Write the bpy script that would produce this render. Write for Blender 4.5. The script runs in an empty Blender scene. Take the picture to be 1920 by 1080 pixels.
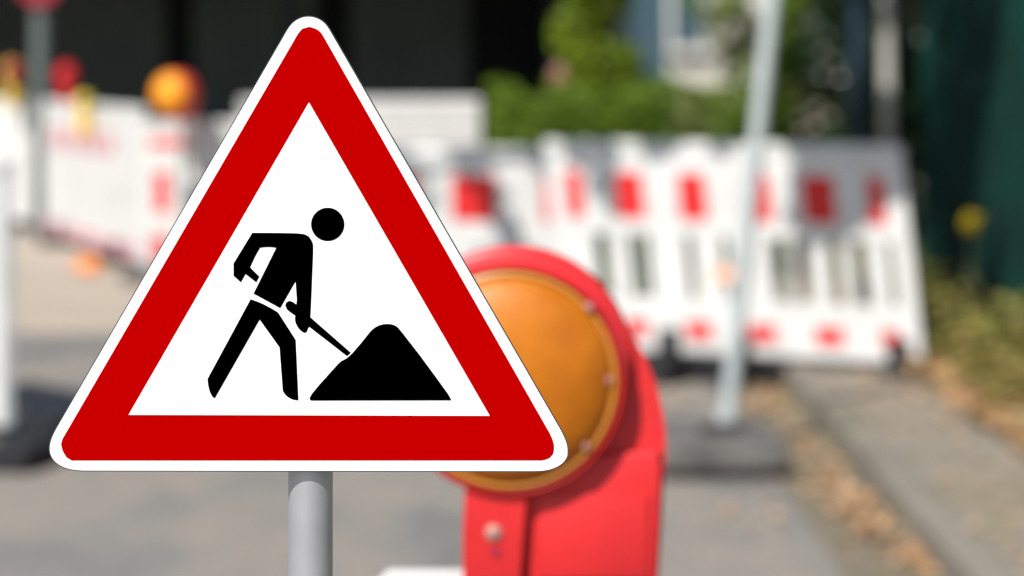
import bpy, bmesh, math, random
from math import radians, sin, cos, pi
from mathutils import Vector, Matrix
from mathutils.geometry import tessellate_polygon
random.seed(7)
scene = bpy.context.scene
COL = scene.collection

# ------------------------------------------------------------------ camera
H = 1.39            # eye height above the road
F = 85/36*1920      # focal length in photograph pixels
HY = 110            # the horizon's row in the photograph
SIGN_D = 1.45
cam_d = bpy.data.cameras.new('camera'); cam = bpy.data.objects.new('camera', cam_d); COL.objects.link(cam)
cam.location = (0, 0, H); cam.rotation_euler = (radians(90), 0, 0)
cam_d.lens = 85; cam_d.sensor_width = 36
cam_d.shift_y = -(540-HY)/1920
cam_d.clip_start = 0.05; cam_d.clip_end = 2000
cam_d.dof.use_dof = True
cam_d.dof.focus_distance = SIGN_D
cam_d.dof.aperture_fstop = 4.8
scene.camera = cam

# ------------------------------------------------------------------ light
EL, AZ = radians(48), radians(31)          # sun behind the camera, to its left
to_sun = Vector((-sin(AZ)*cos(EL), -cos(AZ)*cos(EL), sin(EL)))
w = bpy.data.worlds.new('World'); scene.world = w; w.use_nodes = True
nt = w.node_tree; bg = nt.nodes['Background']
sky = nt.nodes.new('ShaderNodeTexSky'); sky.sky_type = 'NISHITA'; sky.sun_disc = False
sky.sun_elevation = EL; sky.sun_rotation = math.atan2(to_sun.x, to_sun.y)
nt.links.new(sky.outputs[0], bg.inputs[0]); bg.inputs[1].default_value = 0.09
sd = bpy.data.lights.new('sun', 'SUN'); sd.energy = 4.6; sd.angle = radians(0.5); sd.color = (1, .965, .91)
so = bpy.data.objects.new('sun', sd); COL.objects.link(so)
so.rotation_euler = (-to_sun).to_track_quat('-Z', 'Y').to_euler(); so.location = to_sun*30
vs = scene.view_settings
vs.view_transform = 'Standard'; vs.look = 'None'; vs.gamma = 1; vs.exposure = 0.45

# ------------------------------------------------------------------ helpers
def X(px, d): return (px-960)/F*d
def Z(py, d): return H-(py-HY)/F*d

def mat(name, col, rough=.6, spec=.4, var=None, scale=8, bump=0, bscale=60, island=None, metal=0, coat=0, trans=0):
    m = bpy.data.materials.new(name); m.use_nodes = True
    n = m.node_tree.nodes; l = m.node_tree.links; b = n['Principled BSDF']
    b.inputs['Base Color'].default_value = (*col, 1)
    b.inputs['Roughness'].default_value = rough
    b.inputs['Specular IOR Level'].default_value = spec
    b.inputs['Metallic'].default_value = metal
    b.inputs['Coat Weight'].default_value = coat
    co = n.new('ShaderNodeTexCoord')
    if var:
        t = n.new('ShaderNodeTexNoise'); t.inputs['Scale'].default_value = scale; t.inputs['Detail'].default_value = 6
        l.new(co.outputs['Object'], t.inputs['Vector'])
        r = n.new('ShaderNodeValToRGB'); r.color_ramp.elements[0].position = .35; r.color_ramp.elements[1].position = .65
        r.color_ramp.elements[0].color = (*col, 1); r.color_ramp.elements[1].color = (*var, 1)
        l.new(t.outputs[0], r.inputs[0]); l.new(r.outputs[0], b.inputs['Base Color'])
    if island:
        g = n.new('ShaderNodeNewGeometry'); r = n.new('ShaderNodeValToRGB')
        els = r.color_ramp.elements
        els[0].color = (*island[0], 1); els[1].color = (*island[-1], 1)
        for i, c in enumerate(island[1:-1]):
            e = els.new((i+1)/(len(island)-1)); e.color = (*c, 1)
        l.new(g.outputs['Random Per Island'], r.inputs[0]); l.new(r.outputs[0], b.inputs['Base Color'])
    if trans:
        tr = n.new('ShaderNodeBsdfTranslucent'); mx = n.new('ShaderNodeMixShader'); mx.inputs[0].default_value = trans
        if b.inputs['Base Color'].is_linked: l.new(b.inputs['Base Color'].links[0].from_socket, tr.inputs[0])
        else: tr.inputs[0].default_value = (*col, 1)
        o = n['Material Output']; l.new(b.outputs[0], mx.inputs[1]); l.new(tr.outputs[0], mx.inputs[2]); l.new(mx.outputs[0], o.inputs[0])
    if bump:
        t2 = n.new('ShaderNodeTexNoise'); t2.inputs['Scale'].default_value = bscale; t2.inputs['Detail'].default_value = 5
        l.new(co.outputs['Object'], t2.inputs['Vector'])
        bp = n.new('ShaderNodeBump'); bp.inputs['Strength'].default_value = bump; bp.inputs['Distance'].default_value = .01
        l.new(t2.outputs[0], bp.inputs['Height']); l.new(bp.outputs[0], b.inputs['Normal'])
    return m

def finish(name, bm, m, parent=None, smooth=False, loc=None):
    bmesh.ops.recalc_face_normals(bm, faces=bm.faces)
    me = bpy.data.meshes.new(name); bm.to_mesh(me); bm.free()
    me.materials.append(m)
    if smooth:
        for p in me.polygons: p.use_smooth = True
        try: me.set_sharp_from_angle(angle=radians(38))
        except Exception: pass
    o = bpy.data.objects.new(name, me); COL.objects.link(o)
    if parent: o.parent = parent
    if loc: o.location = loc
    return o

def thing(name, label, cat, loc=(0, 0, 0), rz=0, group=None):
    o = bpy.data.objects.new(name, None); COL.objects.link(o); o.empty_display_size = .1
    o.location = loc; o.rotation_euler = (0, 0, rz)
    return tag(o, label, cat, group)
def tag(o, label=None, cat=None, group=None, kind=None):
    if label: o['label'] = label
    if cat: o['category'] = cat
    if group: o['group'] = group
    if kind: o['kind'] = kind
    return o

def box(bm, x0, x1, y0, y1, z0, z1, bev=0, shear=0):
    vs_ = [bm.verts.new((x+shear*z, y, z)) for x, y, z in
           [(x0,y0,z0),(x1,y0,z0),(x1,y1,z0),(x0,y1,z0),(x0,y0,z1),(x1,y0,z1),(x1,y1,z1),(x0,y1,z1)]]
    fs = [bm.faces.new([vs_[i] for i in q]) for q in [(0,3,2,1),(4,5,6,7),(0,1,5,4),(1,2,6,5),(2,3,7,6),(3,0,4,7)]]
    if bev:
        es = list({e for f in fs for e in f.edges})
        bmesh.ops.bevel(bm, geom=es, offset=bev, segments=2, profile=.5, affect='EDGES')

def tube(bm, a, b, r0, r1=None, n=20, cap=True):
    a = Vector(a); b = Vector(b); r1 = r0 if r1 is None else r1
    q = (b-a).to_track_quat('Z', 'Y')
    ra = [bm.verts.new(a+q@Vector((r0*cos(2*pi*i/n), r0*sin(2*pi*i/n), 0))) for i in range(n)]
    rb = [bm.verts.new(b+q@Vector((r1*cos(2*pi*i/n), r1*sin(2*pi*i/n), 0))) for i in range(n)]
    for i in range(n): bm.faces.new([ra[i], ra[(i+1)%n], rb[(i+1)%n], rb[i]])
    if cap: bm.faces.new(ra[::-1]); bm.faces.new(rb)

def lathe(bm, prof, origin, axis=(0, -1, 0), n=64):
    """prof: (radius, along-axis) pairs"""
    o = Vector(origin); q = Vector(axis).to_track_quat('Z', 'Y'); rings = []
    for r, h in prof:
        if r < 1e-6: rings.append([bm.verts.new(o+q@Vector((0, 0, h)))])
        else: rings.append([bm.verts.new(o+q@Vector((r*cos(2*pi*i/n), r*sin(2*pi*i/n), h))) for i in range(n)])
    for A, B in zip(rings, rings[1:]):
        for i in range(n):
            a = [A[i%len(A)], A[(i+1)%len(A)], B[(i+1)%len(B)], B[i%len(B)]]
            u = []
            for v in a:
                if v not in u: u.append(v)
            if len(u) > 2: bm.faces.new(u)

def soften(pts, k=2):
    """cut only the gentle corners of an outline, keeping the sharp ones"""
    for _ in range(k):
        out = []; n = len(pts)
        for i, p in enumerate(pts):
            p = Vector(p); a = Vector(pts[i-1]); b = Vector(pts[(i+1)%n])
            u, v = p-a, b-p
            t = math.degrees(u.angle(v)) if u.length > 1e-9 and v.length > 1e-9 else 0
            if 3 < t < 24:
                s = min(u.length, v.length)*.25
                out.append(tuple(p-u.normalized()*s)); out.append(tuple(p+v.normalized()*s))
            else: out.append(tuple(p))
        pts = out
    return pts

def slab(bm, pts, y0, y1, bev=0):
    """outline in x,z extruded from y0 (front) to y1 (back)"""
    f = [bm.verts.new((x, y0, z)) for x, z in pts]; b = [bm.verts.new((x, y1, z)) for x, z in pts]
    n = len(pts)
    ff = bm.faces.new(f); bm.faces.new(b[::-1])
    for i in range(n): bm.faces.new([f[i], b[i], b[(i+1)%n], f[(i+1)%n]])
    if bev: bmesh.ops.bevel(bm, geom=list(ff.edges), offset=bev, segments=3, profile=.5, affect='EDGES')
    return ff

def flat_slab(bm, pts, y0, y1):
    """like slab, for outlines with deep notches"""
    f = [bm.verts.new((x, y0, z)) for x, z in pts]; b = [bm.verts.new((x, y1, z)) for x, z in pts]
    for t in tessellate_polygon([[Vector((x, z, 0)) for x, z in pts]]):
        bm.faces.new([f[i] for i in t]); bm.faces.new([b[i] for i in t[::-1]])
    n = len(pts)
    for i in range(n): bm.faces.new([f[i], b[i], b[(i+1)%n], f[(i+1)%n]])

def leafmesh(bm, n, pick, size, flat=.0):
    for _ in range(n):
        c = Vector(pick()); s = size*random.uniform(.6, 1.35)
        q = Matrix.Rotation(random.uniform(0, 2*pi), 3, 'Z') @ Matrix.Rotation(random.gauss(0, 1)*(1-flat)+0, 3, 'X') @ Matrix.Rotation(random.uniform(-.6, .6)*(1-flat), 3, 'Y')
        bend = random.uniform(.05, .3)*s
        P = [(-.5*s, 0, 0), (-.12*s, -.3*s, bend*.5), (.5*s, 0, bend), (-.12*s, .3*s, bend*.5)]
        v = [bm.verts.new(c+q@Vector(p)) for p in P]
        bm.faces.new([v[0], v[1], v[2]]); bm.faces.new([v[0], v[2], v[3]])

def clumps(cs):
    """random point inside a set of (centre, radii) clumps, denser towards the skin"""
    wts = [r[0]*r[1] for _, r in cs]
    def f():
        c, r = random.choices(cs, wts)[0]
        d = Vector((random.gauss(0,1), random.gauss(0,1), random.gauss(0,1))).normalized()*random.uniform(.35, 1)**.5
        return (c[0]+d.x*r[0], c[1]+d.y*r[1], c[2]+d.z*r[2])
    return f

# ------------------------------------------------------------------ materials
M_white = mat('sign_white', (.93, .93, .93), .6, .05)
M_red = mat('sign_red', (.365, .0, .0), .7, .0)
M_black = mat('sign_black', (.0, .0, .0), .8, .0)
M_alu = mat('plate_edge', (.05, .05, .05), .5, .3)
M_steel = mat('galvanised_tube', (.46, .46, .48), .42, .5, metal=.6, var=(.52, .52, .54), scale=22, bump=.02, bscale=60)
M_steel2 = mat('galvanised_post', (.50, .54, .53), .5, .4, metal=.3, var=(.42, .46, .46), scale=20)
M_plas = mat('barrier_white_plastic', (.64, .64, .625), .5, .3, var=(.54, .54, .52), scale=3.5, bump=.1, bscale=30)
M_plas2 = mat('barrier_white_dusty', (.62, .62, .60), .6, .3, var=(.53, .53, .51), scale=4)
M_film = mat('red_film', (.60, .018, .018), .5, .3)
M_film_pale = mat('faded_red_film', (.52, .19, .23), .6, .3, var=(.60, .36, .38), scale=14)
M_orange_sticker = mat('orange_sticker', (.8, .42, .28), .6, .3)
M_rubber = mat('recycled_rubber', (.085, .08, .075), .85, .2, var=(.15, .14, .13), scale=12, bump=.5, bscale=40)
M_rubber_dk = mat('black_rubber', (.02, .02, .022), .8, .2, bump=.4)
M_lamp_red = mat('lamp_red_plastic', (.64, .024, .026), .4, .35, var=(.56, .020, .024), scale=7, bump=.08, bscale=25)
M_dull_red = mat('dull_red_plastic', (.30, .02, .04), .5, .3)
M_yel = mat('yellow_plastic', (.75, .5, .07), .45, .4)
M_yelgreen = mat('yellow_green_plastic', (.32, .30, .01), .45, .4)
M_bolt = mat('pale_bolt', (.42, .20, .17), .5, .4, metal=.2)
M_teal = mat('teal_fence_paint', (.002, .034, .024), .6, .15, var=(.003, .018, .014), scale=3)
M_bluepost = mat('dark_blue_paint', (.012, .028, .045), .5, .3)
M_bark = mat('bark', (.10, .08, .06), .9, .1, var=(.05, .04, .03), scale=25, bump=.8, bscale=30)
M_birch = mat('pale_bark', (.5, .5, .46), .9, .1, var=(.36, .36, .32), scale=8, bump=.4)
M_leaf = mat('leaf_mid', (.05, .1, .02), .55, .3, island=[(.035, .09, .012), (.085, .17, .02), (.13, .21, .03)], trans=.3)
M_leafb = mat('leaf_bright', (.1, .18, .02), .55, .3, island=[(.07, .13, .008), (.13, .22, .015), (.19, .26, .02)], trans=.35)
M_leafg = mat('leaf_yellow_green', (.1, .18, .02), .55, .3, island=[(.10, .17, .008), (.19, .28, .012), (.27, .33, .02)], trans=.4)
M_leafd = mat('leaf_dark', (.02, .05, .02), .6, .2, island=[(.008, .022, .008), (.015, .035, .014), (.03, .055, .015)], trans=.1)
M_leafy = mat('leaf_olive', (.12, .13, .03), .6, .2, island=[(.12, .16, .03), (.28, .23, .06), (.16, .18, .04), (.36, .23, .09)], trans=.25)
M_litter = mat('dry_leaf', (.5, .26, .1), .7, .2, island=[(.42, .22, .1), (.62, .33, .15), (.5, .34, .2), (.66, .4, .22)], trans=.15)
M_litterb = mat('dry_leaf_brown', (.3, .2, .1), .7, .2, island=[(.30, .20, .09), (.44, .24, .12), (.36, .29, .12), (.42, .22, .13)], trans=.1)
M_pink = mat('pink_petal', (.75, .36, .33), .6, .2, island=[(.75, .36, .33), (.8, .48, .42)])
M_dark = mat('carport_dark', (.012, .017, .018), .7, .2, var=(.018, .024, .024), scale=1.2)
M_gate = mat('gate_slate', (.12, .155, .155), .6, .3, var=(.16, .19, .19), scale=1.5)
M_render = mat('cream_render', (.62, .62, .57), .9, .1, var=(.52, .5, .44), scale=2.2, bump=.2)
M_stone = mat('pinkish_plinth', (.50, .42, .34), .9, .1, var=(.42, .38, .28), scale=5, bump=.3)
M_bglass = mat('blue_grey_glass', (.055, .10, .13), .3, .5)
M_frame = mat('window_frame', (.65, .65, .62), .5, .3)
M_roof = mat('roof_tile', (.18, .08, .05), .8, .2, var=(.1, .05, .04), scale=10)

def ground_mat(name, stops, scales, bump=.4, brick=None):
    m = bpy.data.materials.new(name); m.use_nodes = True
    n = m.node_tree.nodes; l = m.node_tree.links; b = n['Principled BSDF']
    b.inputs['Roughness'].default_value = .9; b.inputs['Specular IOR Level'].default_value = .2
    co = n.new('ShaderNodeTexCoord')
    t = n.new('ShaderNodeTexNoise'); t.inputs['Scale'].default_value = scales[0]; t.inputs['Detail'].default_value = 8; t.inputs['Roughness'].default_value = .62; t.inputs['Distortion'].default_value = .1
    mp = n.new('ShaderNodeMapping'); mp.inputs['Scale'].default_value = (1, .5, 1); l.new(co.outputs['Object'], mp.inputs[0]); l.new(mp.outputs[0], t.inputs['Vector'])
    r = n.new('ShaderNodeValToRGB'); e = r.color_ramp.elements
    e[0].position = .32; e[1].position = .68; e[0].color = (*stops[0], 1); e[1].color = (*stops[-1], 1)
    for i, c in enumerate(stops[1:-1]):
        k = e.new(.32+.36*(i+1)/(len(stops)-1)); k.color = (*c, 1)
    l.new(t.outputs[0], r.inputs[0])
    t2 = n.new('ShaderNodeTexNoise'); t2.inputs['Scale'].default_value = scales[1]; t2.inputs['Detail'].default_value = 4
    l.new(co.outputs['Object'], t2.inputs['Vector'])
    mx = n.new('ShaderNodeMix'); mx.data_type = 'RGBA'; mx.blend_type = 'OVERLAY'; mx.inputs[0].default_value = .45
    l.new(r.outputs[0], mx.inputs[6]); l.new(t2.outputs[0], mx.inputs[7])
    src = mx.outputs[2]; hsrc = t2.outputs[0]
    if brick:
        k = n.new('ShaderNodeTexBrick'); k.inputs['Scale'].default_value = 1; k.inputs['Brick Width'].default_value = brick[0]; k.inputs['Row Height'].default_value = brick[1]
        k.inputs['Mortar Size'].default_value = .008; k.inputs['Color1'].default_value = (1, 1, 1, 1); k.inputs['Color2'].default_value = (.82, .82, .8, 1); k.inputs['Mortar'].default_value = (.45, .45, .38, 1)
        l.new(co.outputs['Object'], k.inputs['Vector'])
        m2 = n.new('ShaderNodeMix'); m2.data_type = 'RGBA'; m2.blend_type = 'MULTIPLY'; m2.inputs[0].default_value = .8
        l.new(src, m2.inputs[6]); l.new(k.outputs[0], m2.inputs[7]); src = m2.outputs[2]
    l.new(src, b.inputs['Base Color'])
    bp = n.new('ShaderNodeBump'); bp.inputs['Strength'].default_value = bump; bp.inputs['Distance'].default_value = .01
    l.new(hsrc, bp.inputs['Height']); l.new(bp.outputs[0], b.inputs['Normal'])
    return m
M_asph = ground_mat('asphalt', [(.135, .135, .125), (.185, .178, .162), (.245, .215, .18), (.17, .166, .155)], (1.6, 90))
M_pave = ground_mat('paving', [(.20, .175, .115), (.26, .23, .19), (.28, .225, .165), (.19, .185, .12)], (2.2, 50), brick=(.16, .16))
M_kerb = ground_mat('kerb_stone', [(.17, .15, .12), (.22, .195, .16), (.15, .145, .10)], (3, 60))
M_gutter = ground_mat('gutter_setts', [(.22, .19, .12), (.19, .16, .115), (.25, .215, .145)], (3, 50), brick=(.12, .12))
M_sand = ground_mat('pale_sand', [(.34, .28, .22), (.40, .335, .265), (.29, .265, .23)], (.8, 60))
M_soil = ground_mat('soil', [(.16, .11, .06), (.24, .16, .09), (.14, .13, .06)], (4, 40), bump=.8)

# ------------------------------------------------------------------ setting
def sheet(name, pts, z, m):
    bm = bmesh.new(); bm.faces.new([bm.verts.new((x, y, z)) for x, y in pts])
    return tag(finish(name, bm, m), kind='structure')
sheet('road', [(-400, -200), (400, -200), (400, 900), (-400, 900)], 0, M_asph)
# sandy forecourt with a ragged near edge
edge = [(-14+i*.5, 12.35+random.uniform(-.25, .25)+(.8 if i % 5 == 0 else 0)) for i in range(30)]
sheet('sand_forecourt', edge+[(.5, 24), (-14, 24)], .004, M_sand)
KX = 1.15
def long_box(name, x0, x1, y0, y1, z0, z1, m, bev=.012):
    bm = bmesh.new(); box(bm, x0, x1, y0, y1, z0, z1, bev); return tag(finish(name, bm, m), kind='structure')
long_box('pavement', KX+.13, 1.66, -3, 24, -.05, .095, M_pave, 0)
long_box('verge_soil', 1.66, 2.6, -3, 24, -.05, .11, M_soil, 0)
long_box('lawn', 2.6, 14, -3, 24, -.05, .09, mat('lawn', (.03, .06, .015), .9, .1, var=(.05, .07, .02), scale=6), 0)
bm = bmesh.new()
y = -3
while y < 24: box(bm, KX, KX+.13, y, y+.985, -.05, .105, .012); y += 1
tag(finish('kerb', bm, M_kerb), kind='structure')
sheet('gutter', [(KX-.26, -3), (KX, -3), (KX, 24), (KX-.26, 24)], .004, M_gutter)

# ------------------------------------------------------------------ road works sign
k = SIGN_D/F
def SP(pts): return [((x-580)*k, (HY-y)*k+H) for x, y in pts]
OUT = [(540.8,53.6),(546.9,45.5),(552.5,40.6),(559.1,36.3),(568.3,32.6),(578.5,31.4),(589.7,32.8),(601.9,38.3),(611.1,46.5),(617.2,55.7),
 (1046.3,798.1),(1053.7,811.1),(1061.1,827.8),(1064.1,840.7),(1063.5,854.6),(1058.3,864.8),(1048.1,873.1),(1033.3,879.6),(1016.7,882.6),(996,883),
 (148.8,881.9),(127.9,878.8),(111.3,871.9),(99.8,861.5),(94.2,850),(93.3,837.5),(96.7,822.9),(104,807.3)]
RED = [(560,61),(567,53.8),(580,50),(593,53.8),(602.5,61),(1032.4,814.8),(1037,826),(1039.4,838.9),(1037,851),(1030.6,858.3),(1019.4,863),
 (134.6,863.1),(124.8,857.3),(117.5,845.8),(114.6,833),(116.5,824)]
INN = [(579.5,192.2),(918.1,779.3),(241.5,777.5)]
TORSO = [(473.3,436.1),(518,436.3),(555.2,437),(570.9,438.5),(579.3,443.1),(584.8,450.6),(587.4,458),(587.4,473.7),(583.5,570),(582.2,594.4),
 (658,660.8),(655.1,663.8),(650.6,667.3),(579.8,612.3),(577.3,616.4),(575.7,621.5),(571.6,623.9),(567.6,622.5),(560.4,616.4),(554.9,607.2),
 (552.9,599),(553.7,591.3),(545.2,585.8),(538,579.7),(535,572.6),(537,566.5),(542.7,563.6),(549.2,565.5),(555.7,570.5),(556.7,562.6),(555.7,547.8),
 (554.3,527.4),(525.8,577.5),(475.5,550.2),(518.1,464.4),(509.8,463.1),(497.8,463),(488,464.1),(479.3,479.3),(472.8,493.1),(469.4,501.1),
 (486.7,518.1),(480.7,529.3),(460.7,513.5),(451.9,529.3),(438.1,516.7),(438.1,493.5)]
LEGS = [(470.2,560.4),(492.2,568.5),(512.6,579.7),(519.7,584.2),(522.7,586.8),(554.7,636.7),(559.8,750.2),(549.2,749.2),(540.1,744.3),(534,738.6),
 (530.3,732.5),(524.2,651),(487.1,599.1),(403,746.5),(398.5,743.7),(393.4,734.5),(390.4,722.3),(389.3,710)]
MOUND = [(580.5,746.6),(582,742.7),(586,736.4),(597.8,722.2),(618.2,699.4),(635.6,680),(640.3,676.3),(646.6,673.4),(654.4,667.9),(662.3,660),
 (676.5,643.5),(695.4,619.9),(701.7,614.4),(709.5,610),(717.4,607.6),(726,606.8),(734.7,607.6),(741,609.7),(746.5,613.6),(756.8,626.2),
 (786.7,664.8),(818.1,707.3),(841.8,740.3),(846.8,750.2),(583.6,750.6),(581.2,749)]
sx = X(580, SIGN_D)
sign = thing('road_works_sign', 'sharp red and white triangular road works sign with black digging man', 'road sign', (sx, SIGN_D, 0))
def film(name, pts, y, m, th=.00018, sm=2):
    bm = bmesh.new(); flat_slab(bm, SP(soften(pts, sm)) if sm else SP(pts), y, y+th)
    return finish(name, bm, m, sign)
cx_, cy_ = 580, 600
def grow(pts, e):
    out = []; n = len(pts)
    for i in range(n):
        a, b = Vector(pts[i-1]), Vector(pts[(i+1)%n]); t = (b-a).normalized(); out.append((pts[i][0]+t.y*e, pts[i][1]-t.x*e))
    return out
film('plate', grow(OUT, 2.1), 0, M_alu, .003)
film('white_facing', OUT, -.00025, M_white)
film('red_border', RED, -.0005, M_red)
film('inner_triangle', INN, -.00075, M_white, sm=0)
man = film('digging_man', TORSO, -.001, M_black)
bm = bmesh.new(); flat_slab(bm, SP(soften(LEGS)), -.001, -.00082)
finish('legs', bm, M_black, man)
bm = bmesh.new(); slab(bm, SP([(614.6+31.3*cos(2*pi*i/64), 420.4+31.3*sin(2*pi*i/64)) for i in range(64)]), -.001, -.00082)
finish('head', bm, M_black, man)
film('earth_mound', MOUND, -.001, M_black)
bm = bmesh.new(); pr = 41.5*k
ox = (583.5-580-6)*k; pr *= 1.02
tube(bm, (ox, .003+pr+.002, -.3), (ox, .003+pr+.002, Z(90, SIGN_D)), pr, n=48)
finish('pole', bm, M_steel, sign, True)
for zz in (Z(250, SIGN_D), Z(760, SIGN_D)):
    bm = bmesh.new(); box(bm, -.035, .037, .0045, .0095, zz-.008, zz+.008, .001)
    tube(bm, (ox, .003+pr+.002, zz-.007), (ox, .003+pr+.002, zz+.007), pr+.0018, n=40)
    finish('clamp', bm, M_steel, sign, True)

# ------------------------------------------------------------------ near beacon with amber lamp
LD = 2.5; kl = LD/F
def LP(px, py): return ((px-960)*kl, (HY-py)*kl+H)
beacon = thing('traffic_beacon', 'red and white beacon board under the large amber lamp, only its white top showing', 'beacon', (X(985, LD), LD+.06, 0))
bm = bmesh.new(); wz = Z(1074, LD+.06)
slab(bm, [(-.165, .12), (.14, .12), (.14, wz-.02), (.12, wz), (-.145, wz), (-.165, wz-.02)], 0, .018, .002); finish('board', bm, M_plas, beacon)
for i in range(4):
    z0 = .16+i*.18
    bm = bmesh.new(); slab(bm, [(-.14, z0), (.12, z0+.10), (.12, z0+.19), (-.14, z0+.09)], -.0015, -.0005); finish('red_stripe', bm, M_film, beacon)
bm = bmesh.new(); box(bm, -.22, .2, -.38, .38, 0, .11, .012); finish('base', bm, M_rubber, beacon)
bm = bmesh.new(); box(bm, -.03, .03, .02, .055, .1, wz-.05, .004); finish('upright', bm, M_steel2, beacon)

lamp = thing('warning_lamp', 'large amber warning lamp in a bright red housing right behind the triangular sign', 'warning lamp', (0, LD, 0))
def LO(x, y): a = LP(x, y); return (a[0], a[1])
# rear housing
arc = [(1060,560),(1110,560),(1150,588),(1180,624),(1205,662),(1224,702),(1238,745),(1247,790),(1250,835),(1248,880),(1245,920),(1241,1000),(1236,1085),(1233,1120),(900,1120),(900,880),(900,700)]
bm = bmesh.new(); slab(bm, [LO(*p) for p in soften(arc, 1)], .012, .058, .006); housing = finish('housing', bm, M_lamp_red, lamp, True)
# battery case, with a proud stem and panel
bm = bmesh.new(); slab(bm, [LO(*p) for p in [(985,900),(1080,868),(1150,850),(1236,845),(1238,880),(1232,1112),(985,1112)]], .002, .02, .003)
finish('battery_case', bm, M_lamp_red, lamp, True)
bm = bmesh.new(); slab(bm, [LO(*p) for p in [(862,880),(880,910),(868,1000),(868,1110),(980,1110),(980,905),(1060,880),(1060,800),(862,800)]], -.014, .014, .004)
stem = finish('stem', bm, M_lamp_red, lamp, True)
bm = bmesh.new(); p = LP(926, 995); lathe(bm, [(0, .0045), (.005, .004), (.0085, .002), (.0095, 0)], (p[0], -.014, p[1]), n=24)
finish('bolt', bm, M_bolt, stem, True)
bm = bmesh.new(); p = LP(930, 1030); lathe(bm, [(0, .001), (.005, .001), (.0055, 0)], (p[0], -.0145, p[1]), n=24)
finish('key_hole', bm, M_dull_red, stem, True)
bm = bmesh.new(); box(bm, LP(1010,0)[0], LP(1215,0)[0], -.002, .003, LP(0,1085)[1], LP(0,925)[1], .0015); finish('cover_panel', bm, M_lamp_red, lamp, True)
# round shell that holds the lens
c = LP(955, 708); R = 205*kl
bm = bmesh.new(); lathe(bm, [(0, -.03), (R*.85, -.028), (R*1.02, -.012), (R*1.065, .006), (R*1.06, .014), (R*1.03, .018), (R*1.01, .016), (R*1.0, .008), (R*.95, .004), (0, .004)], (c[0], -.004, c[1]), n=96)
finish('lens_shell', bm, M_lamp_red, lamp, True)
c2 = LP(962, 688)
bm = bmesh.new(); lathe(bm, [(0, -.03), (R*.9, -.03), (R*1.08, -.018), (R*1.11, .0), (R*1.09, .012), (R*1.04, .016), (0, .016)], (c2[0], .012, c2[1]), n=96)
finish('rear_shell', bm, M_lamp_red, lamp, True)
M_amber = bpy.data.materials.new('amber_lens'); M_amber.use_nodes = True
n = M_amber.node_tree.nodes; l = M_amber.node_tree.links; b = n['Principled BSDF']
b.inputs['Base Color'].default_value = (.56, .165, .003, 1); b.inputs['Roughness'].default_value = .5; b.inputs['Specular IOR Level'].default_value = .3; b.inputs['Coat Weight'].default_value = .15; b.inputs['Coat Roughness'].default_value = .42
b.inputs['Subsurface Weight'].default_value = .0
co = n.new('ShaderNodeTexCoord'); nz = n.new('ShaderNodeTexNoise'); nz.inputs['Scale'].default_value = 14; nz.inputs['Detail'].default_value = 2
rp = n.new('ShaderNodeValToRGB'); rp.color_ramp.elements[0].color = (.36, .092, .0, 1); rp.color_ramp.elements[1].color = (.50, .148, .0, 1)
rp.color_ramp.elements[0].position = .35; rp.color_ramp.elements[1].position = .7
l.new(co.outputs['Object'], nz.inputs['Vector']); l.new(nz.outputs[0], rp.inputs[0]); l.new(rp.outputs[0], b.inputs['Base Color'])
wv = n.new('ShaderNodeTexVoronoi'); wv.inputs['Scale'].default_value = 160; l.new(co.outputs['Object'], wv.inputs['Vector'])
bp = n.new('ShaderNodeBump'); bp.inputs['Strength'].default_value = .25; bp.inputs['Distance'].default_value = .002; l.new(wv.outputs[0], bp.inputs['Height']); l.new(bp.outputs[0], b.inputs['Normal'])
bm = bmesh.new(); prof = [(0, .048)]+[(R*.955*sin(t*pi/2/14), .012+.036*cos(t*pi/2/14)) for t in range(1, 15)]+[(R*.955, .004)]
lathe(bm, prof, (c[0], -.004, c[1]), n=96); lens = finish('lens', bm, M_amber, lamp, True)
bm = bmesh.new(); lathe(bm, [(R*.93, .004), (R*.93, .019), (R*.955, .022), (R*.985, .020), (R*.995, .004)], (c[0], -.0045, c[1]), n=96)
finish('lens_rim', bm, mat('rim_gold', (.50, .20, .03), .4, .4), lens, True)
for px, py in ((1103,572), (1138,706), (1096,828)):
    p = LP(px, py); bm = bmesh.new(); lathe(bm, [(0, .006), (.0036, .005), (.005, .002), (.0052, 0)], (p[0], -.0245, p[1]), n=20)
    finish('screw', bm, M_bolt, lens, True)

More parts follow.
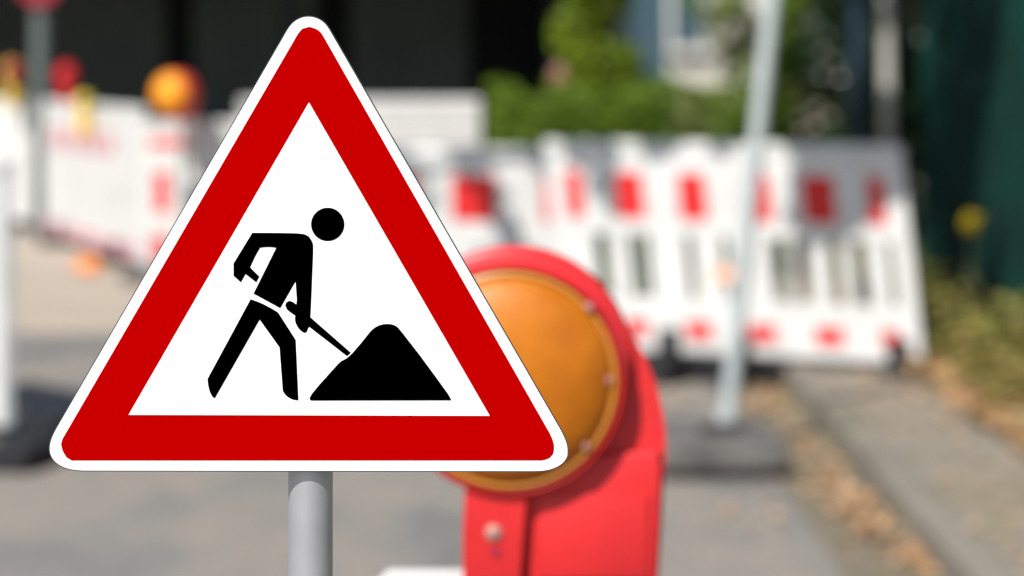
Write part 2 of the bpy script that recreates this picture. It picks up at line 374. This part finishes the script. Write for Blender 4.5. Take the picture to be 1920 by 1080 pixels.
# ------------------------------------------------------------------ barriers
def barrier(label, a, bpt, z0, z1, stripes=(), refl=(), slots=(), shear=0, m=None, lean=0, feet=((.25, 0), (.75, 0)), ribs=0, stripe_z=(.86, .64), refl_z=(.15, .06), slot_z=(.53, .25), stripem=None, group='white plastic construction barriers', slant=0, shade_strip=False):
    m = m or M_plas
    a = Vector((a[0], a[1], 0)); bpt = Vector((bpt[0], bpt[1], 0)); L = (bpt-a).length
    t = thing('construction_barrier', label, 'barrier', tuple(a), math.atan2(bpt.y-a.y, bpt.x-a.x), group)
    # panel: two boards joined by upright slats, open between them
    bm = bmesh.new(); T = .045
    box(bm, 0, L, 0, T, z0, z0+.115*(1 if slots else 1), .006, shear)
    box(bm, 0, L, 0, T, slot_z[0]+.01, z1, .006, shear)
    xs = [0.0]
    for s0, s1 in slots: xs += [s0*L, s1*L]
    xs.append(L)
    for i in range(0, len(xs), 2):
        if xs[i+1]-xs[i] > .004: box(bm, xs[i], xs[i+1], .003, T-.003, z0+.112, slot_z[0]+.013, .003, shear)
    if slot_z[1] > z0+.13:
        box(bm, .004, L-.004, .005, T-.005, z0+.11, slot_z[1], .003, shear)
    finish('panel', bm, m, t)
    if ribs:
        for i in range(ribs):
            zz = slot_z[0]+.05+(z1-slot_z[0]-.08)*i/max(1, ribs-1)
            bm = bmesh.new(); box(bm, .02, L-.02, -.012, 0.001, zz-.010, zz+.010, .004, shear); finish('rib', bm, m, t)
    bm = bmesh.new(); box(bm, -.004, L+.004, -.008, T+.008, z1-.045, z1+.012, .012, shear); finish('top_rail', bm, m, t)
    for s0, s1 in stripes:
        bm = bmesh.new(); sl = slant+shear
        za, zb = stripe_z
        slab(bm, [(s0*L+shear*zb, zb), (s1*L+shear*zb, zb), (s1*L+shear*zb+sl*(za-zb), za), (s0*L+shear*zb+sl*(za-zb), za)], -.0025, -.0008)
        finish('red_stripe', bm, stripem or M_film, t)
    for s0, s1 in refl:
        bm = bmesh.new(); box(bm, s0*L, s1*L, -.006, -.001, refl_z[1], refl_z[0], .002, shear); finish('reflector', bm, M_film, t)
    if shade_strip:
        bm = bmesh.new(); box(bm, .03, L-.03, .0, .06, .055, z0+.002, .004); finish('underside_shade', bm, M_rubber_dk, t)  # black strip standing in for the shadow under the panel, no real part
    for s, gz in feet:
        bm = bmesh.new(); box(bm, s*L-.06, s*L+.06, -.16, .22, gz, z0+.0, .01); box(bm, s*L-.045, s*L+.045, -.03, .075, z0-.004, z0+.1, .006)
        finish('foot', bm, M_rubber_dk, t)
    return t

# the long one on the right, its far end on the road and its near end on the pavement
ax, ay, bx, by = X(1062, 10.58), 10.58, X(1737, 9.95), 9.95
LB = math.hypot(bx-ax, by-ay)
def fr(px):     # column on the barrier -> fraction of its length
    lo, hi = 0, 1
    for _ in range(30):
        mm = (lo+hi)/2; x = ax+(bx-ax)*mm; yv = ay+(by-ay)*mm
        if 960+x/yv*F < px: lo = mm
        else: hi = mm
    return lo
SH = -.105
def frs(p0, p1, off): return (fr(p0+off-(4 if off > 30 else (3 if off == 20 else 1))), fr(p1+off+(4 if off > 30 else (3 if off == 20 else 1))))
o_up = 33; o_mid = 20; o_lo = 5
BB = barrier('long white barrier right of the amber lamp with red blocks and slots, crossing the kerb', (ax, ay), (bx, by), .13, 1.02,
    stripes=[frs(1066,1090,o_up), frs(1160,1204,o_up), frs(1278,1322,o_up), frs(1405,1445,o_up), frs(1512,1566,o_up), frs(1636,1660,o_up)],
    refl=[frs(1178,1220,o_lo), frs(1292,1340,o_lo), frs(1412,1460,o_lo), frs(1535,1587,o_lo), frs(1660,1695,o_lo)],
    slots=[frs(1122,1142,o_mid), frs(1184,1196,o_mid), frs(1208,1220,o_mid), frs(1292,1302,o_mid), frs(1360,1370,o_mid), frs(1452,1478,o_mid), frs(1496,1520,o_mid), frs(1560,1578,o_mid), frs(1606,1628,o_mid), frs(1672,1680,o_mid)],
    shear=SH, stripe_z=(.90, .70), slot_z=(.62, .36), refl_z=(.265, .19), shade_strip=True, feet=((.06, 0), (.3, 0), (.5, 0), (.93, .1)))
bm = bmesh.new(); f0, f1 = frs(1338, 1384, 18); box(bm, f0*LB, f1*LB, -.0035, -.001, .445, .50, 0, SH); finish('orange_sticker', bm, M_orange_sticker, BB)
d = 10.95
barrier('white barrier directly above the amber lamp with one large red block', (X(560, d), d+.05), (X(1050, d), d-.05), .08, .975,
    stripes=[(.36, .47), (.60, .77), (.945, .995)], slots=[(.15, .17), (.3, .32), (.45, .47), (.7, .72), (.86, .9)], refl=[(.2, .3), (.5, .6), (.8, .9)], stripe_z=(.862, .655), feet=((.2, 0), (.85, 0)), shear=-.02)
d = 17
barrier('tall plain white ribbed barrier behind the sign, its end against the hedge', (X(450, d), d), (X(900, d), d+.1), .1, 1.095, slots=[(.3, .32), (.6, .62)], ribs=4, m=M_plas2, slot_z=(.6, .3))
barrier('far left white barrier with a faded red band, between grey post and beacon', (X(82, 18.5), 18.5), (X(262, 15.7), 15.7), .07, 1.06,
    stripes=[(.08+i*.145, .08+i*.145+.10) for i in range(5)], stripe_z=(.88, .72), stripem=M_film_pale, slots=[(.35, .36), (.7, .71)], slot_z=(.45, .3),
    refl=[], feet=((.2, 0), (.8, 0)))
bm = bmesh.new(); BL_ = bpy.data.objects['construction_barrier.003']; LL = math.hypot(X(262,15.7)-X(82,18.5), 2.8)
box(bm, .05, LL-.05, -.005, -.001, .09, .17, 0); finish('lower_band', bm, M_film_pale, BL_)
barrier('pale grey white barrier behind the small orange lamp, running behind the sign', (X(342, 15.3), 15.45), (X(600, 15.3), 15.3), .08, .98, stripes=[(.12, .2), (.6, .7)], stripe_z=(.92, .88), stripem=M_film_pale, slots=[(.1, .13), (.3, .33)], m=M_plas2)
barrier('white barrier at the far left edge under the yellow lamp', (X(-160, 19.8), 19.8), (X(62, 19.3), 19.3), .1, 1.06, slots=[(.3, .33), (.8, .83)], slot_z=(.5, .3), m=M_plas2)
barrier('nearest white barrier, cut off by the left edge above a black foot', (X(-260, 9.6), 9.6), (X(4, 8.65), 8.65), .07, 1.02,
    stripes=[(.3, .45), (.75, .86)], slots=[(.2, .25), (.5, .55)], refl=[(.2, .4), (.6, .8)], feet=((.25, 0),))
fb = bmesh.new(); box(fb, -.09, .09, -.42, .42, 0, .085, .015); box(fb, -.05, .05, -.12, .12, .08, .13, .01)
ft = finish('barrier_foot', fb, M_rubber_dk, None); ft.location = (X(105, 8.5), 8.5, 0); ft.rotation_euler = (0, 0, radians(-14))
tag(ft, 'black rubber foot plate lying at the left edge beside the nearest barrier', 'foot plate')
fb = bmesh.new(); box(fb, -.085, .085, -.05, .05, 0, .07, .012); box(fb, -.06, .06, -.035, .035, .068, .1, .008)
ft = finish('marker_block', fb, mat('orange_block', (.8, .26, .06), .6, .3), None); ft.location = (X(176, 15.9), 15.7, .004)
tag(ft, 'small orange block on the sand below the far left barrier', 'marker block')

# ------------------------------------------------------------------ far beacon and small lamps
t = thing('traffic_beacon', 'distant narrow white beacon with red blocks under the small orange lamp', 'beacon', (X(303, 15.1), 15.1, 0))
bm = bmesh.new(); slab(bm, [(-.13, .1), (.13, .1), (.13, .98), (.11, 1.0), (-.11, 1.0), (-.13, .98)], 0, .02, .003); finish('board', bm, M_plas, t)
for (x0, x1, y0, y1) in ((280, 343, 259, 277), (290, 318, 322, 400), (286, 316, 440, 492)):
    bm = bmesh.new(); slab(bm, [(X(x0,15.1)-X(303,15.1), Z(y0,15.1)), (X(x1,15.1)-X(303,15.1), Z(y0,15.1)), (X(x1,15.1)-X(303,15.1), Z(y1,15.1)), (X(x0,15.1)-X(303,15.1), Z(y1,15.1))], -.0025, -.0008); finish('red_stripe', bm, M_film, t)
bm = bmesh.new(); box(bm, -.2, .2, -.35, .35, .004, .1, .01); finish('base', bm, M_rubber, t)

def small_lamp(label, x, y, z, r, lensm, bodym, yaw, body_h=.13, group='warning lamps on the barriers'):
    t = thing('warning_lamp', label, 'warning lamp', (x, y, z), yaw, group)
    bm = bmesh.new(); box(bm, -.05, .05, -.03, .04, 0, body_h, .012); finish('battery_case', bm, bodym, t, True)
    c = (0, 0, body_h+r*.85)
    bm = bmesh.new(); lathe(bm, [(0, -.06), (r*.8, -.055), (r*1.08, -.02), (r*1.12, .012), (r*1.0, .02), (0, .015)], c, n=32); finish('housing', bm, bodym, t, True)
    bm = bmesh.new(); lathe(bm, [(0, .06)]+[(r*.97*sin(i*pi/12), .018+.042*cos(i*pi/12)) for i in range(1, 7)], c, n=32); finish('lens', bm, lensm, t, True)
    return t
M_or = mat('orange_lens_small', (.85, .30, .002), .5, .4, coat=.2)
# the one with the orange lens facing left of the camera
t = thing('warning_lamp', 'small orange warning lamp with red shell on top of the distant beacon', 'warning lamp', (X(324, 15.1), 15.12, 1.0), radians(-32), 'warning lamps on the barriers')
r = .118
bm = bmesh.new(); box(bm, -.085, .085, -.0, .13, 0, .15, .015); finish('battery_case', bm, M_lamp_red, t, True)
cc = (0, 0, .04+r*1.1)
bm = bmesh.new(); lathe(bm, [(0, -.13), (r*.9, -.125), (r*1.15, -.07), (r*1.15, .012), (r*1.0, .02), (0, .015)], cc, n=32); finish('housing', bm, M_lamp_red, t, True)
bm = bmesh.new(); lathe(bm, [(0, .12)]+[(r*1.08*sin(i*pi/16), .018+.10*cos(i*pi/16)) for i in range(1, 9)], cc, n=32); finish('lens', bm, M_or, t, True)

small_lamp('plain red warning lamp beside the grey post on the far left barrier', X(134, 17.9), 17.75, 1.07, .085, M_lamp_red, M_lamp_red, radians(70), .12)
small_lamp('yellow lamp with a darker head in the middle of the far left barrier', X(172, 17.2), 16.95, .84, .055, M_yelgreen, M_yel, radians(60), .2)
small_lamp('yellow lamp with dull red head at the far left edge', X(14, 19), 19.2, 1.0, .09, M_dull_red, M_yel, radians(40), .2)

# ------------------------------------------------------------------ posts
t = thing('sign_post', 'grey post with a round dull red sign top, behind the far left barriers', 'sign post', (X(78, 19), 19, 0))
bm = bmesh.new(); tube(bm, (-.02, 0, 0), (.0, 0, 2.3), .066, n=20); finish('post', bm, mat('grey_post_paint', (.11, .13, .125), .6, .2), t, True)
bm = bmesh.new(); lathe(bm, [(0, .012), (.16, .012), (.17, .006), (.17, 0), (0, 0)], (.0, -.09, 1.97), n=48)
for v in bm.verts: v.co.z += 0
finish('disc', bm, M_dull_red, t)

tp = thing('leaning_post', 'pale grey tube leaning to the right in the rubber base plate', 'post', (X(1362, 8.5), 8.5, .06))
bm = bmesh.new(); tube(bm, (0, 0, .02), (X(1475, 8.5)-X(1362, 8.5), .02, 2.0), .029, n=24); finish('tube', bm, M_steel2, tp, True)
bm = bmesh.new(); q0 = Vector((X(1368, 8.5)-X(1362, 8.5), 0, .0)); tube(bm, (0, 0, 0), (.004, 0, .09), .042, n=24); finish('collar', bm, M_steel2, tp, True)
bp_ = thing('base_plate', 'thick grey rubber base plate on the road right of the red lamp housing', 'base plate', (X(1352, 8.25), 8.25, 0), radians(3))
bm = bmesh.new(); box(bm, -.24, .19, -.3, .3, .03, .12, .018); finish('slab', bm, M_rubber, bp_)
for xx, yy in ((-.17, -.2), (.12, -.2), (-.17, .2), (.12, .2)):
    bm = bmesh.new(); box(bm, xx-.06, xx+.06, yy-.07, yy+.07, 0, .035, .006); finish('foot_pad', bm, M_rubber_dk, bp_)
bm = bmesh.new(); box(bm, -.07, .07, -.07, .07, .118, .135, .004); finish('socket', bm, M_rubber_dk, bp_)

d = 14.5
t = thing('slim_post', 'thin dark blue post standing behind the right end of the long barrier', 'post', (X(1608, d), d, .1))
bm = bmesh.new(); tube(bm, (0, 0, 0), (0, 0, 3.6), .055, .05, n=20); finish('shaft', bm, M_bluepost, t, True)
bm = bmesh.new(); tube(bm, (0, 0, 0), (0, 0, .35), .1, .095, n=20); finish('door_section', bm, M_bluepost, t, True)

# ------------------------------------------------------------------ fence on the right
t = thing('metal_fence', 'dark teal fence of upright bars along the right side of the pavement', 'fence', (2.12, 0, .1))
for i in range(3):
    yy = 8.2+i*2.05
    bm = bmesh.new(); box(bm, -.035, .035, yy-.035, yy+.035, 0, 2.35, .004); finish('post', bm, M_teal, t)
for i in range(2):
    y0 = 8.2+i*2.05+.04; y1 = y0+1.97; bm = bmesh.new()
    box(bm, -.02, .02, y0, y1, .12, .16); box(bm, -.02, .02, y0, y1, 2.2, 2.24)
    s = .115 if i < 2 else .3
    yy = y0+.06
    while yy < y1-.02: box(bm, -.012, .012, yy-.012, yy+.012, .05, 2.32); yy += s
    finish('bar_panel', bm, M_teal, t)

# ------------------------------------------------------------------ vegetation
def plant(name, label, cat, loc, parts, group=None):
    t = thing(name, label, cat, loc, 0, group)
    for pn, bm, m, sm in parts: finish(pn, bm, m, t, sm)
    return t
# clipped hedge behind the barriers
def hedge(label, x0, x1, y0, y1, h, m, n, size, group=None):
    t = thing('hedge', label, 'hedge', ((x0+x1)/2, (y0+y1)/2, 0), 0, group); w2, d2 = (x1-x0)/2, (y1-y0)/2
    bm = bmesh.new()
    nb = int((x1-x0)*6)+2
    for i in range(nb):
        xx = -w2+.1+(2*w2-.2)*i/(nb-1); tube(bm, (xx, 0, 0), (xx+random.uniform(-.1, .1), random.uniform(-.1, .1), h*.85), .02, .006, 6)
    finish('stems', bm, M_bark, t)
    bm = bmesh.new()
    def pick():
        while True:
            p = (random.uniform(-w2, w2), random.uniform(-d2, d2), random.uniform(.05, h))
            top = h+.025*sin(p[0]*5+1)+.02*sin(p[0]*13); 
            if p[2] < top: return (p[0], p[1]+.05*sin(p[0]*9+p[2]*7), p[2]*top/h)
    leafmesh(bm, n, pick, size); finish('foliage', bm, m, t)
    return t
hedge('mid green clipped hedge behind the long barrier, in front of the pale house', X(915, 14.4), 1.66, 14, 14.9, 1.24, M_leafb, 17000, .055)
# bright column of leaves
def tree(name, label, x, y, z0, trunk_h, r, cs, n, size, m, bark=M_bark, limbs=5, group=None, cat='tree'):
    t = thing(name, label, cat, (x, y, z0), 0, group)
    bm = bmesh.new(); p = Vector((0, 0, -.05)); rr = r; segs = 6
    for i in range(segs):
        q = p+Vector((random.uniform(-.05, .05), random.uniform(-.05, .05), trunk_h/segs)); tube(bm, p, q, rr, rr*.85, 12, False); p = q; rr *= .85
    uniq = list(dict.fromkeys(tuple(c_) for c_, _ in cs))
    for c_ in uniq[:limbs]+uniq[limbs::max(1, len(uniq)//limbs)]:
        s0 = Vector((0, 0, trunk_h*random.uniform(.5, .98))); e0 = Vector(c_); mid = (s0+e0)/2+Vector((random.uniform(-.15, .15)*r*6, random.uniform(-.15, .15)*r*6, random.uniform(.05, .4)))
        tube(bm, s0, mid, r*.35, r*.22, 8, False); tube(bm, mid, e0, r*.22, r*.06, 8, False)
    finish('trunk', bm, bark, t, True)
    bm = bmesh.new(); leafmesh(bm, n, clumps(cs), size); finish('crown', bm, m, t)
    return t
cs = [((random.uniform(-.12, .12), random.uniform(-.15, .15), 1.15+i*.2), (random.uniform(.2, .32), .26, .2)) for i in range(12)]
tree('young_tree', 'bright green slender tree rising above the left part of the hedge', X(1100, 16.5), 16.5, 0, 3.0, .05, cs, 7000, .07, M_leafg, limbs=3)
cs = [((random.uniform(-.35, .35), random.uniform(-.3, .3), 1.2+random.uniform(0, 2)), (random.uniform(.15, .3), .2, .24)) for i in range(8)]
tree('young_tree', 'loose pale green young tree in front of the sunlit cream house wall', X(1385, 18.5), 18.5, 0, 2.6, .03, cs, 1500, .085, M_leafg, limbs=3)
cs = [((random.uniform(-.05, .05), random.uniform(-.2, .2), 1.1+i*.2), (random.uniform(.08, .13), .2, .2)) for i in range(9)]
tree('young_tree', 'olive green shrubby tree just right of the leaning post', X(1466, 15.6), 15.6, .1, 2.6, .035, cs, 2600, .07, M_leafb, limbs=3)
# pink flowers
t = thing('flowering_shrub', 'small shrub with a pink bloom at the left end of the hedge', 'shrub', (X(1048, 15.4), 15.5, 0))
bm = bmesh.new(); tube(bm, (0, 0, 0), (0, 0, 1.25), .012, .006, 8); leafmesh(bm, 260, clumps([((0, .02, .9), (.12, .1, .3))]), .05); finish('foliage', bm, M_leaf, t)
bm = bmesh.new(); leafmesh(bm, 160, clumps([((0, -.02, 1.29), (.04, .04, .055))]), .035); finish('flower', bm, M_pink, t)

# dark evergreens beyond the fence
for i, (x, y, lab) in enumerate([(4.1, 12.4, 'dark evergreen nearest the camera, behind the teal fence'), (3.75, 15.4, 'dark evergreen just beyond the far end of the teal fence'), (3.3, 18.7, 'dark evergreen behind the thin blue post'), (3.3, 22.0, 'dark evergreen farthest back, beside the pale house')]):
    cs = [((random.uniform(-.75, .75), random.uniform(-1.4, 1.4), .35+random.uniform(0, 3.6)), (random.uniform(.35, .6), random.uniform(.5, .8), random.uniform(.35, .6))) for _ in range(26)]
    tree('evergreen_tree', lab, x, y, .09, 3.6, .12, cs, 9000, .13, M_leafd, limbs=4, group='dark evergreens beyond the fence')
for px, d, lab, ww in ((1776, 12.6, 'pale slim birch trunk beside the far end of the teal fence', .062), (1668, 14.6, 'dimmer slim birch trunk between blue post and the paler birch', .055)):
    cs = [((random.uniform(-.7, .7), random.uniform(-.7, .7), 4.2+random.uniform(0, 1.8)), (.5, .5, .4)) for _ in range(8)]
    tree('birch_tree', lab, X(px, d), d, .1, 4.6, ww, cs, 2500, .08, M_leaf, M_birch, limbs=2, group='birches near the fence')
# big tree whose overhanging limbs shade the end of the long barrier
TX, TY = 2.95, 9.6
cs = []
for _ in range(64):
    cs.append(((random.uniform(.9, 4.2)-TX, random.uniform(9.1, 14)-TY, 3.2+random.uniform(0, 2.2)), (random.uniform(.4, .65), random.uniform(.4, .65), random.uniform(.25, .4))))
for c_, r_ in 6*[((.28, 8.36, 3.0), (.2, .13, .08)), ((.52, 8.42, 3.0), (.2, .16, .08))]+3*[((.42, 8.62, 3.0), (.2, .14, .1)), ((.75, 8.6, 3.0), (.2, .16, .1))]+[((.0, 8.85, 3.0), (.12, .16, .12)), ((-.3, 8.9, 3.0), (.10, .14, .12)), ((-.62, 9.0, 3.0), (.09, .3, .12)), ((-.8, 9.25, 3.0), (.10, .2, .1)), ((-1.2, 9.2, 3.05), (.08, .3, .12)), ((-1.55, 9.2, 3.05), (.09, .2, .12)),
        ((.75, 9.3, 3.2), (.4, .35, .25)), ((.2, 9.6, 3.3), (.4, .3, .2)), ((-.5, 9.7, 3.3), (.4, .3, .2)), ((1.2, 9.6, 3.2), (.5, .4, .25))]:
    cs.insert(0, (tuple(Vector(c_)-Vector((TX, TY, 0))), r_))
cs = [(c_, r_) for c_, r_ in cs if not (c_[0]+TX > .95 and c_[1]+TY < 9.0)]
tree('shade_tree', 'broad leafy tree beyond the fence whose limbs hang over the pavement', TX, TY, .09, 3.4, .16, cs, 42000, .12, M_leaf, limbs=7)

# verge growth and litter
bm = bmesh.new()
def vpick():
    while True:
        x = random.uniform(1.72, 2.1); y = random.uniform(8.6, 16)
        if random.random() < .35+.65*((x-1.66)/.44): return (x, y, .11+random.random()**1.7*.34*(.5+.5*sin(y*2.1)**2))
leafmesh(bm, 5500, vpick, .055)
tag(finish('verge_growth', bm, M_leafy), 'yellow green weeds growing along the foot of the fence', 'weeds', kind='stuff')
bm = bmesh.new(); leafmesh(bm, 1500, lambda: (1.66+abs(random.gauss(0, .18)), random.uniform(7, 13), .118+random.random()*.02), .07, .7)
leafmesh(bm, 700, lambda: (random.uniform(1.62, 2.1), random.uniform(8.2, 10.2), .12+random.random()*.03), .075, .6)
tag(finish('verge_leaf_litter', bm, M_litterb), 'brown and orange dead leaves lying on the verge soil', 'leaf litter', kind='stuff')
bm = bmesh.new()
for (px, py, s, n_) in ((1440, 755, .05, 26), (1425, 775, .04, 14), (1590, 945, .05, 30), (1630, 985, .05, 34), (1700, 1035, .05, 34), (1715, 1060, .04, 20), (1560, 915, .05, 16), (1500, 840, .07, 16), (1290, 757, .05, 8), (1520, 870, .06, 12), (1400, 985, .07, 6), (1370, 960, .06, 5)):
    d = H*F/(py-HY); leafmesh(bm, n_, lambda: (min(KX-.02, X(px, d)+random.gauss(0, s)), d+random.gauss(0, s*3), .012+random.random()*.012), .05, .8)
leafmesh(bm, 200, lambda: (KX-.02-abs(random.gauss(0, .12)), random.uniform(5, 16), .01+random.random()*.01), .045, .8)
leafmesh(bm, 90, lambda: (random.uniform(KX+.1, 1.66), random.uniform(5, 12), .103+random.random()*.01), .045, .8)
tag(finish('gutter_leaf_litter', bm, M_litter), 'orange fallen leaves gathered in the gutter along the kerb', 'leaf litter', kind='stuff')
t = thing('yellow_sprig', 'single sprig with yellow leaves in front of the teal fence', 'plant', (X(1822, 10.9), 10.9, .11))
bm = bmesh.new(); tube(bm, (0, 0, 0), (.0, 0, .55), .006, .003, 6); finish('stem', bm, M_bark, t)
bm = bmesh.new(); leafmesh(bm, 60, clumps([((0, 0, .54), (.03, .03, .045))]), .045); finish('leaves', bm, mat('yellow_leaf', (.55, .42, .02), .6, .2, trans=.3), t)

# ------------------------------------------------------------------ buildings
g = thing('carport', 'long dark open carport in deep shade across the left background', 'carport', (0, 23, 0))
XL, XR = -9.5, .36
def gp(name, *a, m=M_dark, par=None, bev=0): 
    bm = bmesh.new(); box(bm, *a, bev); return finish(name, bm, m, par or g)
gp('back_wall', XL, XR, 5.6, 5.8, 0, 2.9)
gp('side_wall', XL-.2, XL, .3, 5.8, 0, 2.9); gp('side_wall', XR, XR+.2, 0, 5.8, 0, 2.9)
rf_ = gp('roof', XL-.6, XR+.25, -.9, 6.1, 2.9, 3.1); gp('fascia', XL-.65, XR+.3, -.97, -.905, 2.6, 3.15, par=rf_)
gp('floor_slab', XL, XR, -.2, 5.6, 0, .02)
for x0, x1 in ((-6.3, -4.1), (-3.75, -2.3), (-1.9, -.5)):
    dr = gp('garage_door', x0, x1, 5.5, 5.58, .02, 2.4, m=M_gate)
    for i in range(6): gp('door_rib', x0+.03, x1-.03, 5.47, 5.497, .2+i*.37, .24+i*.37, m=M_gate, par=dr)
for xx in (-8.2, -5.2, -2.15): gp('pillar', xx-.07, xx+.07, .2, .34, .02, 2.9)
h = thing('pale_house', 'sunlit cream house wall with a blue grey door behind the hedge', 'house', (0, 26, 0))
def hp(name, *a, m=M_render, par=None): 
    bm = bmesh.new(); box(bm, *a); return finish(name, bm, m, par or h)
wallL = X(1040, 26)
# wall pieces around one door and one window
dx0, dx1 = X(1170, 26), X(1252, 26)
hp('wall', wallL, dx0, 0, .3, .4, 5); hp('wall', dx1, 9, 0, .3, .4, 5); hp('wall', dx0, dx1, 0, .3, 2.5, 5)
hp('plinth', wallL-.03, dx0, -.04, .3, 0, .398, m=M_stone); hp('plinth', dx1, 9.03, -.04, .3, 0, 1.12, m=M_stone)
dd = hp('door', dx0+.003, dx1-.003, .1, .16, 0, 2.497, m=M_bglass)
hp('door_frame', dx0+.003, dx0+.05, .06, .098, 0, 2.45, m=M_bglass, par=dd); hp('threshold', dx0+.003, dx1-.003, -.1, .098, 0, .1, m=M_stone, par=dd)
wn = hp('window', X(1262, 26), X(1318, 26), -.03, -.005, 1.55, 2.6, m=M_bglass)
hp('frame', X(1262, 26)-.04, X(1262, 26)-.003, -.05, -.005, 1.5, 2.64, m=M_frame, par=wn); hp('frame', X(1318, 26)+.003, X(1318, 26)+.04, -.05, -.005, 1.5, 2.64, m=M_frame, par=wn)
hp('sill', X(1262, 26)-.06, X(1318, 26)+.06, -.12, -.005, 1.44, 1.497, m=M_frame, par=wn)
hp('side_wall', wallL, wallL+.3, .303, 7, 0, 5); hp('side_wall', 8.7, 9, .303, 7, 0, 5)
bm = bmesh.new(); slab(bm, [(wallL-.5, 5.003), (9.5, 5.003), (8.2, 7.4), (wallL+.8, 7.4)], -.6, 7.4); finish('roof', bm, M_roof, h)
